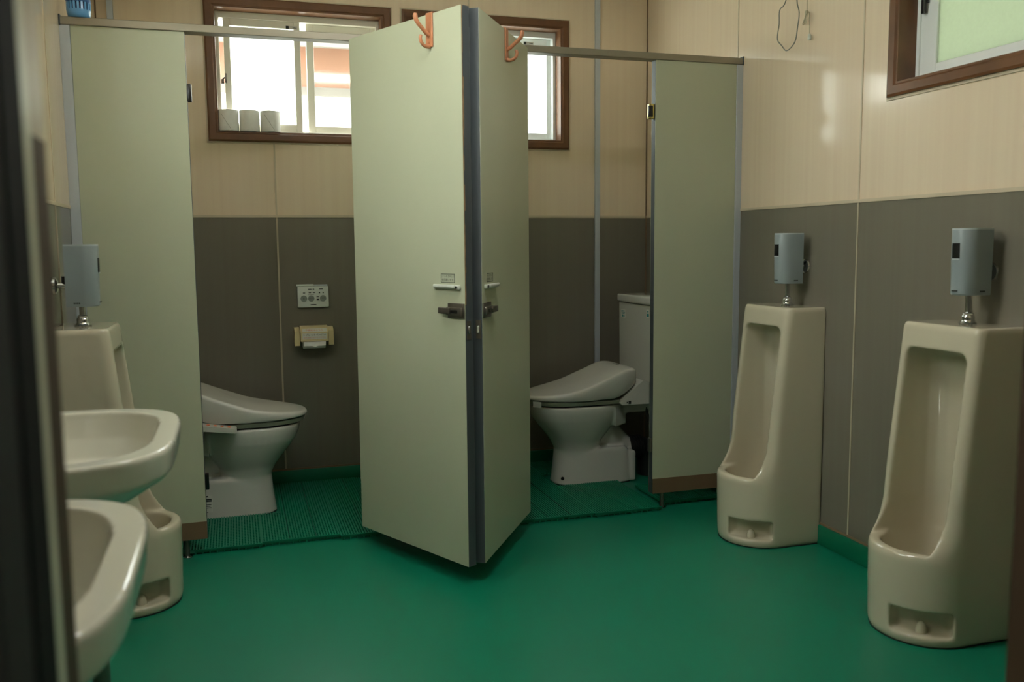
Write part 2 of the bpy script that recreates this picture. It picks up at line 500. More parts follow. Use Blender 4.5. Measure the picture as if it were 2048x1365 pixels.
mb.box(-2.6, 1.4, 4.15, 4.20, 2.86, 2.91)
mb.build('roof', M['roof'], hb, smooth=False)
struct(MB().box(-14, 12, YB + T + .3, 16, -.36, -.3).build('floor_outside', M['ground'], smooth=False))

# ------------------------------------------------------------------ cubicle partitions
def panel_thing(label, x0, x1, ch, foot_x, stops):
    t = thing('partition_panel', label, 'partition', ((x0 + x1) / 2, 0, 0)); o = (x0 + x1) / 2
    g0, g1 = x0, x1
    if ch == 'L': g0 = x0 + .034
    if ch == 'R': g1 = x1 - .030
    for d0, d1 in ((0, .004), (.036, .040)): MB().box(g0 + .001 - o, g1 - .001 - o, d0, d1, .142, H).build('facing', M['panel'], t, smooth=False)
    MB().box(g0 - o, g1 - o, .004, .036, .0735, H).build('core', M['edge'], t, smooth=False)
    for d0, d1 in ((-.003, .004), (.036, .042)): MB().box(g0 + .001 - o, g1 - .001 - o, d0, d1, .0735, .142).build('kick_band', M['kick'], t, smooth=False)
    if ch == 'L': MB().box(x0 - o, x0 + .034 - o, -.004, .044, 0.01, H, .001, 1).build('wall_channel', M['alu'], t, smooth=False)
    if ch == 'R': MB().box(x1 - .030 - o, x1 - o, -.004, .044, 0.01, H, .001, 1).build('wall_channel', M['alu'], t, smooth=False)
    for fx in foot_x:
        f = MB().cyl((fx - o, .018, .006), (fx - o, .018, .0735), .010, n=16)
        ft = f.build('foot', M['steel'], t)
        MB().lathe([(.001, .0), (.021, .0), (.021, .004), (.012, .008), (.001, .008)], (fx - o, .018, 0)).build('foot_disc', M['chrome'], ft)
    for (x, z, m, w) in stops:
        s = MB().box(min(x, x + w) - o, max(x, x + w) - o, .006, .03, z - .032, z + .032, .003).build('door_stop', M[m], t)
        if m == 'brass': MB().box(x + w * .35 - o, x + w * 1.1 - o, .004, .02, z - .024, z + .024, .003).build('stop_pad', M['black_pl'], s)
    return t
XA, XBp = -2.3395, -0.4275
panel_thing('olive fixed cubicle panel at the left wall, behind the left urinal', XL, XA, 'L', [-2.418], [(XA, 1.775, 'black_pl', .016), (XA, .296, 'black_pl', .014)])
panel_thing('olive fixed cubicle panel at the right wall, beside the far right urinal', XBp, 0, 'R', [-.371], [(XBp, 1.775, 'brass', -.026), (XBp, .296, 'steel', -.012)])
ct = panel_thing('narrow olive post panel carrying the hinges between both open doors', -1.705, -1.075, '', [-1.62, -1.16], [])
dv = thing('partition_panel', 'olive dividing panel between the two toilet cubicles, behind the open doors', 'partition', (-1.39, .042, 0))
for d0, d1 in ((-.02, -.016), (.016, .02)): MB().box(d0, d1, 0, .90, .1, H).build('facing', M['panel'], dv, smooth=False)
MB().box(-.016, .016, 0, .90, .1, H).build('core', M['edge'], dv, smooth=False)
for d0 in (.06, .80): MB().box(-.014, .014, d0, d0 + .025, 0.0, .1).build('foot', M['steel'], dv, smooth=False)
MB().box(-.024, .024, .895, .905, 0.09, H).build('wall_channel', M['alu'], dv, smooth=False)
hr = thing('head_rail', 'long aluminium rail running along the top of the cubicle fronts', 'rail', (0, 0, H))
MB().box(XL + .001, -.001, -.008, .048, 0.0, .028, .002, 1).build('rail_bar', M['rail'], hr, smooth=False)
MB().box(-.006, -.0005, -.010, .050, -.002, .034).build('end_bracket', M['edge'], hr, smooth=False)
MB().box(XL + .0005, XL + .006, -.010, .050, -.002, .034).build('end_bracket', M['edge'], hr, smooth=False)

# ------------------------------------------------------------------ open doors (local: u along +X from hinge to free edge, visible face y = 0, thickness towards -s*Y)
def make_door(label, hinge, free, side, w_hook):
    hx, hy = hinge; fx, fy = free
    L = math.hypot(fx - hx, fy - hy); ang = math.atan2(fy - hy, fx - hx)
    t = thing('cubicle_door', label, 'door', (hx, hy, 0), ang)
    th = .036; s = side          # s: +1 visible face normal is -Y local for side +1
    def bx(mb, u0, u1, d0, d1, z0, z1, bev=0.0, seg=2):   # d > 0 out of the visible face, towards the viewer
        y0, y1 = -s * d0, -s * d1
        return mb.box(u0, u1, min(y0, y1), max(y0, y1), z0, z1, bev, seg)
    z0, z1 = .0735, 1.992
    core = bx(MB(), 0, L, -th + .0012, -.0012, z0, z1).build('core', M['edge'], t, smooth=False)
    bx(MB(), .001, L - .0003, -.0012, 0, z0, z1).build('facing', M['panel'], t, smooth=False)
    bx(MB(), .001, L - .004, -th, -th + .0012, z0, z1).build('facing', M['panel'], t, smooth=False)
    # worn strip of chipboard beside the visible face
    e = MB(); z = 1.0
    random.seed(3 if s > 0 else 5)
    while z < z1 - .004:
        h = min(random.uniform(.02, .06), z1 - z)
        bx(e, L - .001, L + .0006, -.0012 - random.uniform(.002, .007), -.0012, z, z + h); z += h
    if s > 0:
        e.build('worn_edge', M['edge_wood'], t, smooth=False)
    else: e.bm.free()
    # latch faceplate on the free edge
    fp = bx(MB(), L, L + .002, -.024, -.006, .880, .944).build('latch_plate', M['steel'], t, smooth=False)
    k = MB(); bx(k, L + .001, L + .006, -.020, -.010, .900, .925, .001, 1); k.build('latch_bolt', M['chrome'], fp)
    # slide lock on the visible face
    lk = MB(); bx(lk, L - .087, L - .001, 0, .006, .951, 1.004, .002)
    bx(lk, L - .085, L - .004, .006, .016, .962, .990, .003)
    lo = lk.build('slide_lock', M['steel'], t)
    lv = MB(); bx(lv, L - .122, L - .060, .010, .022, .966, .988, .003)
    lv.build('lever', M['steel'], lo)
    lg = MB(); bx(lg, L - .058, L - .022, .016, .019, .970, .982, .001, 1); lg.build('indicator', M['black_pl'], lo)
    # white flip-down bar with screw
    wb = MB(); bx(wb, L - .020 - .138, L - .020, 0, .012, 1.052, 1.066, .003)
    bx(wb, L - .150, L - .035, .012, .020, 1.057, 1.068, .003)
    wo = wb.build('drop_bar', M['white_pl'], t)
    sc = MB(); sc.lathe([(.0005, 0), (.005, 0), (.005, .003), (.0005, .0035)], (L - .030, 0, 1.059), 16, 'Y')
    so = sc.build('screw', M['black_pl'], wo)
    for v in so.data.vertices: v.co.y = -s * (v.co.y + .012)
    # notice sticker
    st = MB(); bx(st, L - .128, L - .050, 0, .0006, 1.072, 1.106)
    so2 = st.build('notice_sticker', M['sticker_g'], t, smooth=False)
    fm_ = MB()
    for a, b, c, d in ((L - .126, L - .052, 1.1025, 1.1045), (L - .126, L - .052, 1.0735, 1.0755), (L - .126, L - .124, 1.0735, 1.1045), (L - .054, L - .052, 1.0735, 1.1045)):
        bx(fm_, a, b, .0006, .001, c, d)
    fm_.build('notice_border', M['ink'], so2, smooth=False)
    for zz, txt in ((1.0955, 'トイレをきれいに'), (1.0825, '使用願います')):
        mt = frame_mtx((L - .089, -s * .0012, zz), (s, 0, 0), (0, 0, 1))
        text_mesh(txt, .0098 if zz > 1.09 else .0105, mt, M['ink'], 'notice_text', so2)
    # hinges
    for zz in (.30, 1.78): MB().cyl((-.006, s * .012, zz - .035), (-.006, s * .012, zz + .035), .007, n=12).build('hinge', M['steel'], t)
    return t, L, s, ang
D1 = make_door('olive left door standing open, its lock and white bar facing the left cubicle', (-1.745, -.04), (-1.452, -.632), 1, .5)
D2 = make_door('olive right door standing open, narrower looking and angled towards the right urinals', (-1.035, -.075), (-1.385, -.611), -1, .28)

def make_hook(label, door, u):
    t0, L, s, ang = door
    c, sn = math.cos(ang), math.sin(ang)
    p = t0.location + Vector((u * c, u * sn, 1.992))
    t = thing('over_door_hook', label, 'hook', p, ang, 'orange hooks on the doors')
    y = lambda d: -s * d
    mb = MB()
    def bx(u0, u1, d0, d1, z0, z1, b=.0015): mb.box(u0, u1, min(y(d0), y(d1)), max(y(d0), y(d1)), z0, z1, b, 1)
    bx(-.018, .018, .0005, .0055, -.112, .004)
    bx(-.018, .018, -.0405, .0055, .0005, .004)
    bx(-.018, .018, -.0405, -.0365, -.03, .004)
    mb.build('strap', M['hook'], t)
    up = [(0, .004, -.072), (0, .018, -.066), (0, .034, -.052), (0, .050, -.040), (0, .060, -.028), (0, .063, -.016), (0, .062, -.008)]
    MB().tube([(a, y(b), c_) for a, b, c_ in up], [.007, .007, .007, .0072, .0078, .0085, .006], 14).build('upper_prong', M['hook'], t)
    lo = [(0, .003, -.108), (0, .016, -.111), (0, .030, -.108), (0, .040, -.098), (0, .043, -.086), (0, .040, -.076)]
    MB().tube([(a, y(b), c_) for a, b, c_ in lo], [.008, .0065, .006, .006, .006, .0055], 14).build('lower_prong', M['hook'], t)
    return t
make_hook('orange plastic hook hung over the top of the left door', D1, .497)
make_hook('orange plastic hook hung over the top of the right door', D2, .318)

# ------------------------------------------------------------------ urinals (local: wall at x = 0, front towards +X)
def sup(xb, xf, hw, z, nf=2.3, nb=3.5, n=48):
    xc = (xb + xf) / 2; a = (xf - xb) / 2; pts = []
    for k in range(n):
        t = 2 * PI * k / n; c, s = math.cos(t), math.sin(t)
        e = nf if c >= 0 else nb
        pts.append((xc + a * math.copysign(abs(c) ** (2 / e), c), hw * math.copysign(abs(s) ** (2 / e), s), z))
    return pts
def sec(D, w, rx, ry, z, n=10, x0=0.0):
    pts = [(x0, -w, z)]
    rx = min(rx, D - x0 - .001); ry = min(ry, w - .001)
    for k in range(n + 1):
        a = -PI / 2 + (PI / 2) * k / n
        pts.append((D - rx + rx * math.cos(a), -w + ry + ry * math.sin(a), z))
    for k in range(n + 1):
        a = (PI / 2) * k / n
        pts.append((D - rx + rx * math.cos(a), w - ry + ry * math.sin(a), z))
    pts.append((x0, w, z))
    return pts
CXU = .183                    # centre of the rounded lower bowl
def make_urinal_mesh(pocket_angle):
    prof = [(0.0, .338, .158, .158, .155), (.02, .345, .162, .160, .158), (.15, .348, .164, .160, .160), (.262, .350, .165, .160, .160), (.276, .344, .164, .155, .158),
            (.288, .318, .164, .12, .135), (.310, .280, .164, .08, .09), (.338, .252, .164, .055, .055), (.38, .234, .164, .04, .04), (.50, .222, .163, .033, .033), (.70, .200, .162, .030, .030), (.938, .174, .160, .026, .026), (.951, .168, .155, .022, .022)]
    outer = MB().loft([sec(D, w, rx, ry, z) for z, D, w, rx, ry in prof])
    bowl = cutter(MB().loft([sup(.05, xf, hw, z, 2.2, 4.0) for z, xf, hw in ((.11, .24, .07), (.145, .285, .098), (.20, .305, .114), (.275, .314, .122), (.38, .318, .124))]))
    rs = []
    for x, w, zt in ((.050, .080, .80), (.062, .100, .845), (.09, .116, .866), (.14, .121, .874), (.6, .123, .880)):
        r = [(x, -w, .279), (x, w, .279)]
        rc = .030
        for k in range(7):
            a = PI / 2 * k / 6; r.append((x, w - rc + rc * math.cos(a), zt - rc + rc * math.sin(a)))
        for k in range(7):
            a = PI / 2 + PI / 2 * k / 6; r.append((x, -w + rc + rc * math.cos(a), zt - rc + rc * math.sin(a)))
        rs.append(r)
    slot = cutter(MB().loft(rs))
    pk = []
    R = Matrix.Translation((CXU, 0, 0)) @ Matrix.Rotation(pocket_angle, 4, 'Z')
    for x, w, za, zb in ((.098, .066, .046, .088), (.125, .086, .034, .108), (.30, .104, .030, .116)):
        pk.append([R @ Vector(p) for p in ((x, -w, za), (x, w, za), (x, w, zb), (x, -w, zb))])
    pocket = cutter(MB().loft(pk))
    return porcelain(outer, [bowl, slot, pocket], .005, 10)
def make_urinal(label, loc, rz, pa):
    t = thing('urinal', label, 'urinal', loc, rz, 'stall urinals')
    link('body', make_urinal_mesh(pa), M['ceramic'], t)
    MB().lathe([(.001, .034), (.017, .034), (.0165, .044), (.012, .060), (.005, .067), (.0005, .068)], (CXU + .124 * math.cos(pa), .124 * math.sin(pa), 0)).build('drain_plug', M['ceramic'], t)
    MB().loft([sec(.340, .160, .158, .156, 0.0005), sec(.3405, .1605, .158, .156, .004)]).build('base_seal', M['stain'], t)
    MB().lathe([(.001, .121), (.026, .121), (.026, .127), (.001, .130)], (.16, 0, -.01)).build('strainer', M['chrome'], t)
    return t
UY = -.475
u0 = make_urinal('cream floor urinal on the right wall, the far one beside the cubicle panel', (-.0005, UY, 0), PI, PI * .25)
dup(u0, (-.0005, UY - .924, 0), PI, 'cream floor urinal nearest the camera on the right wall, under the window')
make_urinal('cream floor urinal on the left wall, partly hidden behind the washbasins', (XL + .0005, -.39, 0), 0, -PI * .40)

def make_valve(label, loc, rz):
    t = thing('flush_valve', label, 'flush valve', loc, rz, 'urinal flush valves')
    z0, z1 = 1.040, 1.238
    rs = []
    for k, (z, sc) in enumerate(((z0, .93), (z0 + .004, .96), (z0 + .10, .985), (z1 - .006, 1.0), (z1 - .001, .985), (z1, .95))):
        rs.append([(.040 + (x - .040) * sc, y * sc, z) for x, y, _ in sec(.138, .043, .045, .040, 0, x0=.040)])
    b = MB().loft(rs).build('cover', M['grey_pl'], t, angle=30)
    MB().loft([[(.0405 + (x - .040) * .99, y * .99, z) for x, y, _ in sec(.138, .043, .045, .040, 0, x0=.040)] for z in (z1 - .003, z1 + .002)]).build('top_cap', M['grey_trim'], b, angle=30)
    def face(y, off): # distance of curved front at y
        a = max(0, min(1, (abs(y) - .003) / .040)); return .093 + .045 * math.sqrt(max(0, 1 - a * a)) + off
    def patch(y0, y1, za, zb, off, nm, m):
        mb = MB(); n = 8; rr = []
        for k in range(n + 1):
            y = y0 + (y1 - y0) * k / n; x = face(y, off)
            rr.append([mb.bm.verts.new(p) for p in ((x - .004, y, za), (x, y, za), (x, y, zb), (x - .004, y, zb))])
        mb.skin(rr); return mb.build(nm, M[m], b, smooth=False)
    patch(-.014, .014, 1.150, 1.196, .0008, 'sensor_window', 'black_pl')
    patch(-.014, .014, 1.146, 1.150, .0008, 'window_sill', 'grey_trim')
    patch(-.010, .010, 1.052, 1.055, .0006, 'front_mark', 'ink')
    for s in (1, -1):
        mk = MB()
        for k in range(4): mk.box(.062 + k * .005, .066 + k * .005, s * .0412 - .0006, s * .0412 + .0006, 1.0495, 1.0545)
        mk.build('side_mark', M['ink'], b, smooth=False)
    MB().cyl((.080, 0, .958), (.080, 0, 1.041), .0095, n=20).build('down_pipe', M['chrome'], t)
    MB().lathe([(.010, .9515), (.026, .9515), (.026, .955), (.020, .960), (.018, .966), (.019, .970), (.018, .976), (.015, .980), (.016, .984), (.010, .988)], (.080, 0, 0)).build('collar_nut', M['chrome'], t)
    MB().cyl((0.004, 0, 1.108), (.05, 0, 1.108), .010, n=16).build('supply_pipe', M['chrome'], t)
    MB().lathe([(.010, .0), (.029, .0), (.027, .007), (.018, .012), (.010, .013)], (0, 0, 1.108), 28, 'X').build('wall_flange', M['chrome'], t)
    MB().cyl((.032, 0, 1.108), (.032, 0, 1.138), .009, n=12).build('stop_valve', M['black_pl'], t)
    return t
v0 = make_valve('grey sensor flush valve over the far right urinal, black sensor window', (-.0005, UY - .018, 0), PI)
dup(v0, (-.0005, UY - .942, 0), PI, 'grey sensor flush valve over the urinal nearest the camera on the right')
v3 = dup(v0, (XL + .0005, -.400, 0), 0, 'grey sensor flush valve over the left wall urinal, seen from its plain side')

for ch in v3.children:
    if not ch.name.startswith('collar'): ch.location.z -= .024

# ------------------------------------------------------------------ toilets (local: wall at x = 0, front towards +X)
def toilet_ceramic():
    mb = MB()
    mb.loft([sup(xb, xf, hw, z, nf, 6) for z, xb, xf, hw, nf in ((0.004, .30, .705, .122, 2.6), (.02, .30, .700, .119, 2.6), (.10, .305, .690, .111, 2.6), (.168, .315, .685, .106, 2.6), (.182, .33, .68, .10, 2.6))])
    mb.loft([sup(xb, xf, hw, z, 2.3, 2.6) for z, xb, xf, hw in ((.12, .47, .675, .098), (.18, .46, .685, .104), (.22, .45, .705, .117), (.26, .42, .735, .138), (.30, .39, .768, .158), (.34, .37, .798, .175), (.38, .35, .815, .185), (.405, .345, .820, .187), (.412, .35, .815, .183))])
    mb.box(.02, .40, -.115, .115, .355, .408, .012)
    mb.loft([[(x, -w, .30), (x, w, .30), (x, w, .40), (x, -w, .40)] for x, w in ((.34, .10), (.42, .16))])
    mb.tube([(.52, 0, .30), (.42, 0, .26), (.35, 0, .20), (.30, 0, .165), (.27, 0, .155)], [.08, .075, .06, .05, .048], 20)
    mb.box(.285, .312, -.112, .112, .004, .16, .008)
    cut = cutter(MB().loft([sup(xb, xf, hw, z, 2.3, 2.4) for z, xb, xf, hw in ((.26, .52, .66, .05), (.32, .47, .72, .10), (.38, .43, .765, .135), (.45, .43, .765, .135))]))
    return porcelain(mb, [cut], .005, 8)
def ring_surface(outline, rings):
    """outline(s)-> closed ring of (x, y) at offset s; rings = [(offset, zfun)]"""
    return MB().loft([[(x, y, zf(x, y)) for x, y in outline(o)] for o, zf in rings])
def interp(tab, x):
    if x <= tab[0][0]: return tab[0][1]
    for (a, b), (c, d) in zip(tab, tab[1:]):
        if x <= c:
            t = (x - a) / (c - a); t = t * t * (3 - 2 * t) if False else t
            return b + (d - b) * t
    return tab[-1][1]
def smoothtab(tab, n=60):
    xs = [tab[0][0] + (tab[-1][0] - tab[0][0]) * k / n for k in range(n + 1)]
    ys = [interp(tab, x) for x in xs]
    for _ in range(10): ys = [ys[0]] + [(ys[k - 1] + 2 * ys[k] + ys[k + 1]) / 4 for k in range(1, n)] + [ys[-1]]
    return list(zip(xs, ys))
LTOP = smoothtab([(.28, .578), (.33, .592), (.38, .588), (.44, .560), (.52, .525), (.60, .500), (.68, .483), (.76, .472), (.86, .462)])
LBOT = smoothtab([(.28, .535), (.33, .505), (.40, .458), (.45, .444), (.52, .442), (.86, .444)])
def lid_outline(o, xb=.298, xf=.852, hw=.19):
    c0 = .52; pts = []; n = 72
    for k in range(n):
        t = 2 * PI * k / n; c, s = math.cos(t), math.sin(t)
        if c >= 0:
            a = xf - .58; x = .58 + (a - o) * abs(c) ** (2 / 2.25); y = (hw - o) * math.copysign(abs(s) ** (2 / 2.25), s)
        else:
            a = .58 - xb; e = 7; x = .58 - (a - o) * abs(c) ** (2 / e); y = (hw - .006 * abs(c) - o) * math.copysign(abs(s) ** (2 / e), s)
        pts.append((x, y))
    return pts
def scale_outline(f):
    b = lid_outline(.012); cx = .575
    return [(cx + (x - cx) * f, y * f) for x, y in b]
def lid_mesh():
    zt = lambda x: interp(LTOP, x); zb = lambda x: interp(LBOT, x)
    R = []
    R.append([(x, y, zb(x) + .004) for x, y in scale_outline(.3)])
    R.append([(x, y, zb(x)) for x, y in scale_outline(.98)])
    R.append([(x, y, zb(x)) for x, y in lid_outline(.004)])
    R.append([(x, y, zb(x) + .003) for x, y in lid_outline(.001)])
    R.append([(x, y, max(zb(x) + .005, zt(x) - .016)) for x, y in lid_outline(0)])
    R.append([(x, y, zt(x) - .009) for x, y in lid_outline(.0015)])
    R.append([(x, y, zt(x) - .004) for x, y in lid_outline(.0045)])
    R.append([(x, y, zt(x) - .001) for x, y in lid_outline(.009)])
    for f in (.98, .85, .7, .5, .3, .12): R.append([(x, y, zt(x) + .003 * (1 - f)) for x, y in scale_outline(f)])
    return MB().loft(R)
def seat_mesh():
    R = []
    for o, z in ((.035, .4185), (.010, .4185), (.006, .421), (.005, .437), (.010, .4395), (.035, .4395)):
        R.append([(x, y, z) for x, y in lid_outline(o, xb=.36, xf=.846, hw=.189)])
    return MB().loft(R)
tcm = toilet_ceramic()
def make_toilet(label, loc, rz):
    t = thing('toilet', label, 'toilet', loc, rz, 'toilets')
    link('bowl', tcm, M['ceramic_toilet'], t)
    MB().loft([[(x0, -w, z), (x1, -w, z), (x1, w, z), (x0, w, z)] for z, x0, x1, w in ((.409, .05, .235, .165), (.43, .035, .243, .185), (.55, .030, .246, .186), (.898, .026, .249, .188))]).build('tank', M['ceramic_toilet'], t, smooth=False)
    tl = MB().box(.016, .259, -.199, .199, .901, .942, .010, 3).build('tank_lid', M['ceramic_toilet'], t)
    s1 = MB().box(.2485, .2492, -.165, -.110, .818, .862).build('sticker', M['sticker'], t, smooth=False)
    d = MB()
    for k in range(3): d.box(.2492, .2496, -.160, -.118 + .004 * (k % 2), .852 - k * .007, .855 - k * .007)
    d.box(.2492, .2496, -.152, -.138, .822, .834).box(.2492, .2496, -.134, -.120, .822, .834)
    d.build('sticker_print', M['ink_teal'], s1, smooth=False)
    s2 = MB().box(.2485, .2492, .140, .172, .838, .878).build('sticker', M['sticker'], t, smooth=False)
    MB().box(.2492, .2496, .144, .168, .842, .858).box(.2492, .2496, .150, .164, .864, .872).build('sticker_print', M['ink_teal'], s2, smooth=False)
    lid = lid_mesh().build('lid', M['seat'], t, angle=50)
    MB().box(.345, .352, -.03, .03, .589, .5925, .001, 1).build('lid_badge', M['remote_btn'], lid)
    seat_mesh().build('seat', M['seat_shade'], t)
    # washlet housing with its side cheeks
    pr = [(.255, .412), (.255, .520), (.285, .530), (.315, .508), (.36, .470), (.405, .434), (.41, .424), (.40, .412)]
    wb = MB(); wb.loft([[(x, y, z) for x, z in pr] for y in (-.188, -.180, .180, .188)])
    w = wb.build('washlet_housing', M['seat'], t, angle=30)
    MB().box(.352, .366, .1878, .1886, .416, .432).box(.370, .376, .1878, .1886, .420, .428).build('housing_label', M['ink'], w, smooth=False)
    # control arm on the user's right
    ca = MB(); ca.loft([[(x, -.180, z0), (x, -.252 + inset, z0), (x, -.252 + inset, z1), (x, -.180, z1)] for x, z0, z1, inset in ((.33, .440, .462, .0), (.40, .432, .456, 0), (.53, .414, .434, .004), (.540, .415, .431, .012))])
    a = ca.build('control_arm', M['seat'], t, angle=30)
    bt = MB()
    for k in range(5):
        x = .39 + k * .028; z = .456 - (x - .40) * .169
        bt.box(x, x + .012, -.228, -.210, z - .002, z + .0018)
    bt.build('arm_button', M['ink_orange'], a, smooth=False)
    # white tag at the seat front, on the user's left
    tg = MB().loft([[(x, .103 + (.835 - x) * 1.15 + dd, z) for dd, z in ((0, .4165), (.004, .4165), (.004, .444), (0, .444))] for x in (.835, .805)]).build('seat_tag', M['sticker'], t, smooth=False)
    # bend and hose behind the bowl
    MB().tube([(.285, 0, .155), (.22, 0, .155), (.18, 0, .14), (.165, 0, .09), (.165, 0, .004)], .056, 20).build('drain_bend', M['rubber'], t)
    rg = MB()
    for k in range(4): rg.lathe([(.056, .215 + k * .014), (.061, .218 + k * .014), (.061, .222 + k * .014), (.056, .225 + k * .014)], (0, 0, .155), 24, 'X', caps=False)
    rg.build('bend_collar', M['rubber'], t)
    MB().tube([(.24, .10, .42), (.22, .125, .30), (.21, .135, .18), (.16, .14, .12), (.06, .14, .12), (.002, .14, .12)], .007, 10).build('water_hose', M['rubber'], t)
    MB().lathe([(.001, 0), (.009, 0), (.008, .006), (.001, .008)], (.672, .074, .038), 14, 'Y').build('bolt_cap', M['black_pl'], t)
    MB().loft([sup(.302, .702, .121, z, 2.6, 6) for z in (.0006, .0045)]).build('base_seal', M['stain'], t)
    return t
TY = .58
t0 = make_toilet('white toilet with closed washlet lid facing left, cistern visible, in the right cubicle', (-.0005, TY, 0), PI)
t1 = dup(t0, (XL + .0005, TY, 0), 0, 'white toilet with closed washlet lid facing right, in the left cubicle')
# product label on the near side of the left toilet's pedestal
lb = MB().box(.372, .425, -.1165, -.1155, .030, .122).build('pedestal_label', M['sticker'], t1, smooth=False)
d = MB()
for z, w in ((.112, .032), (.098, .046), (.091, .046), (.076, .044), (.069, .040), (.062, .044), (.042, .030)):
    d.box(.375, .375 + w, -.1171, -.1165, z, z + (.006 if z > .085 else .0025))
d.build('label_print', M['ink'], lb, smooth=False)

# ------------------------------------------------------------------ washbasins (local: wall at x = 0, front +X, z = 0 at rim)
def bas(f, z, D=.432, w=.325, x0=0.0, n=40, e=3.0):
    pts = []
    for k in range(n + 1):
        t = -PI / 2 + PI * k / n; c, s = math.cos(t), math.sin(t)
        pts.append((x0 + (D - x0) * f * abs(c) ** (2 / e), w * f * math.copysign(abs(s) ** (2 / e), s), z))
    return pts
def basin_mesh():
    o = MB().loft([bas(f, z, D=.424 * g, w=.338, e=4.0) for f, g, z in ((.22, .80, -.27), (.34, .84, -.245), (.52, .90, -.195), (.72, .95, -.142), (.88, .985, -.097), (.965, 1, -.068), (.985, 1.0, -.060), (.99, 1.0, -.052), (1.0, 1.0, -.012), (1.0, 1.0, -.003), (.993, 1.0, 0))])
    def inn(f, z):
        xc = .24
        return [(xc + (x - xc) * f, y * f, z) for x, y, z in [(px, py, z) for px, py, _ in [*[(.095 + (.378 - .095) * abs(math.cos(t)) ** (2 / 3.4), .290 * math.copysign(abs(math.sin(t)) ** (2 / 3.4), math.sin(t)), 0) for t in [(-PI / 2 + PI * k / 40) for k in range(41)]]]]]
    c = cutter(MB().loft([inn(f, z) for f, z in ((.30, -.150), (.55, -.140), (.80, -.105), (.92, -.06), (.985, -.015), (1.0, .0), (1.03, .05))]))
    return porcelain(o, [c], .0045, 5)
bm_ = basin_mesh()
def make_basin(label, loc, rz):
    t = thing('washbasin', label, 'washbasin', loc, rz, 'washbasins')
    link('basin', bm_, M['ceramic_basin'], t)
    MB().lathe([(.001, -.1495), (.022, -.1495), (.022, -.146), (.012, -.1455), (.001, -.147)], (.24, 0, 0)).build('waste_ring', M['chrome'], t)
    MB().lathe([(.001, -.262), (.03, -.262), (.03, -.272), (.02, -.274), (.02, -.30), (.001, -.302)], (.237, 0, 0)).build('waste_nut', M['chrome'], t)
    MB().tube([(.237, 0, -.30), (.237, 0, -.50), (.237, 0, -.795)], .019, 18).build('drain_pipe', M['steel'], t)
    MB().lathe([(.001, -.7995), (.036, -.7995), (.034, -.792), (.02, -.788)], (.237, 0, 0)).build('floor_flange', M['chrome'], t)
    return t
b0 = make_basin('white wall hung washbasin, the farther of two on the left wall', (XL + .0005, -1.485, .80), 0)
dup(b0, (XL + .0005, -2.335, .80), 0, 'white wall hung washbasin nearest the camera at lower left, cropped by the door jamb')

# ------------------------------------------------------------------ remote control and paper holder on the back wall
rm = thing('remote_control', 'small white toilet wall remote with round grey buttons, above the paper holder', 'remote control', (-1.829, YB - .0005, .955))
MB().box(-.076, .076, -.022, 0, -.052, .052, .004).build('case', M['remote'], rm)
MB().box(-.082, .004, -.026, -.002, .0525, .063, .003).build('pen', M['white_pl'], rm) if False else None
MB().box(-.080, .005, -.021, -.002, .053, .063, .003).build('top_latch', M['white_pl'], rm)
MB().box(.006, .072, -.019, -.003, .053, .061, .002).build('top_slot', M['grey_trim'], rm)
def disc(x, z, r, y, m, nm, par): return MB().lathe([(.0005, -.0005), (r, -.0005), (r * .94, .0012), (.0005, .0012)], (0, 0, 0), 28, 'Y').build(nm, M[m], par, loc=(x, y, z))
for x, r, tx in ((-.046, .016, '止'), (-.010, .0155, 'おしり'), (.048, .0155, 'ビデ')):
    b = disc(x, -.008, r, -.0228, 'remote_btn', 'button', rm)
    text_mesh(tx, .011 if len(tx) < 2 else .0075, frame_mtx((0, -.0012, 0), (1, 0, 0), (0, 0, 1)), M['ink'], 'button_mark', b)
pr = MB()
for x0, x1, z0, z1 in ((-.024, -.008, .036, .040), (-.002, .006, .036, .040), (.030, .048, .037, .041), (-.050, -.038, .018, .022), (-.022, -.010, .019, .023), (-.002, .010, .019, .023), (.028, .034, .017, .023), (.046, .052, .017, .023), (-.026, .004, .010, .0115), (.016, .028, -.002, .002), (.016, .028, -.018, -.010), (-.014, .014, -.041, -.037)):
    pr.box(x0, x1, -.0226, -.0219, z0, z1)
pr.build('print', M['ink'], rm, smooth=False)

ph = thing('paper_holder', 'beige toilet paper holder with printed flap, on the wall of the left cubicle', 'paper holder', (-1.835, YB - .0005, .762))
for sx in (-1, 1):
    x = sx * .082
    MB().loft([[(x - .012, y, z) for y, z in q] for q in [((0, .044), (-.06, .044), (-.085, .028), (-.088, -.042), (-.055, -.046), (0, -.03))]] + [[(x + .012, y, z) for y, z in q] for q in [((0, .044), (-.06, .044), (-.085, .028), (-.088, -.042), (-.055, -.046), (0, -.03))]]).build('side_arm', M['beige'], ph, smooth=False)
MB().box(-.07, .07, -.012, 0, -.03, .044, .002).build('back_plate', M['beige'], ph)
cv = MB(); rr = []
for y, z in ((-.004, .050), (-.050, .050), (-.078, .040), (-.094, .022), (-.098, -.012), (-.100, -.020)): rr.append([(-.066, y, z), (.068, y, z), (.068, y + .003, z - .003), (-.066, y + .003, z - .003)])
fo = cv.loft(rr).build('flap', M['beige'], ph, angle=30)
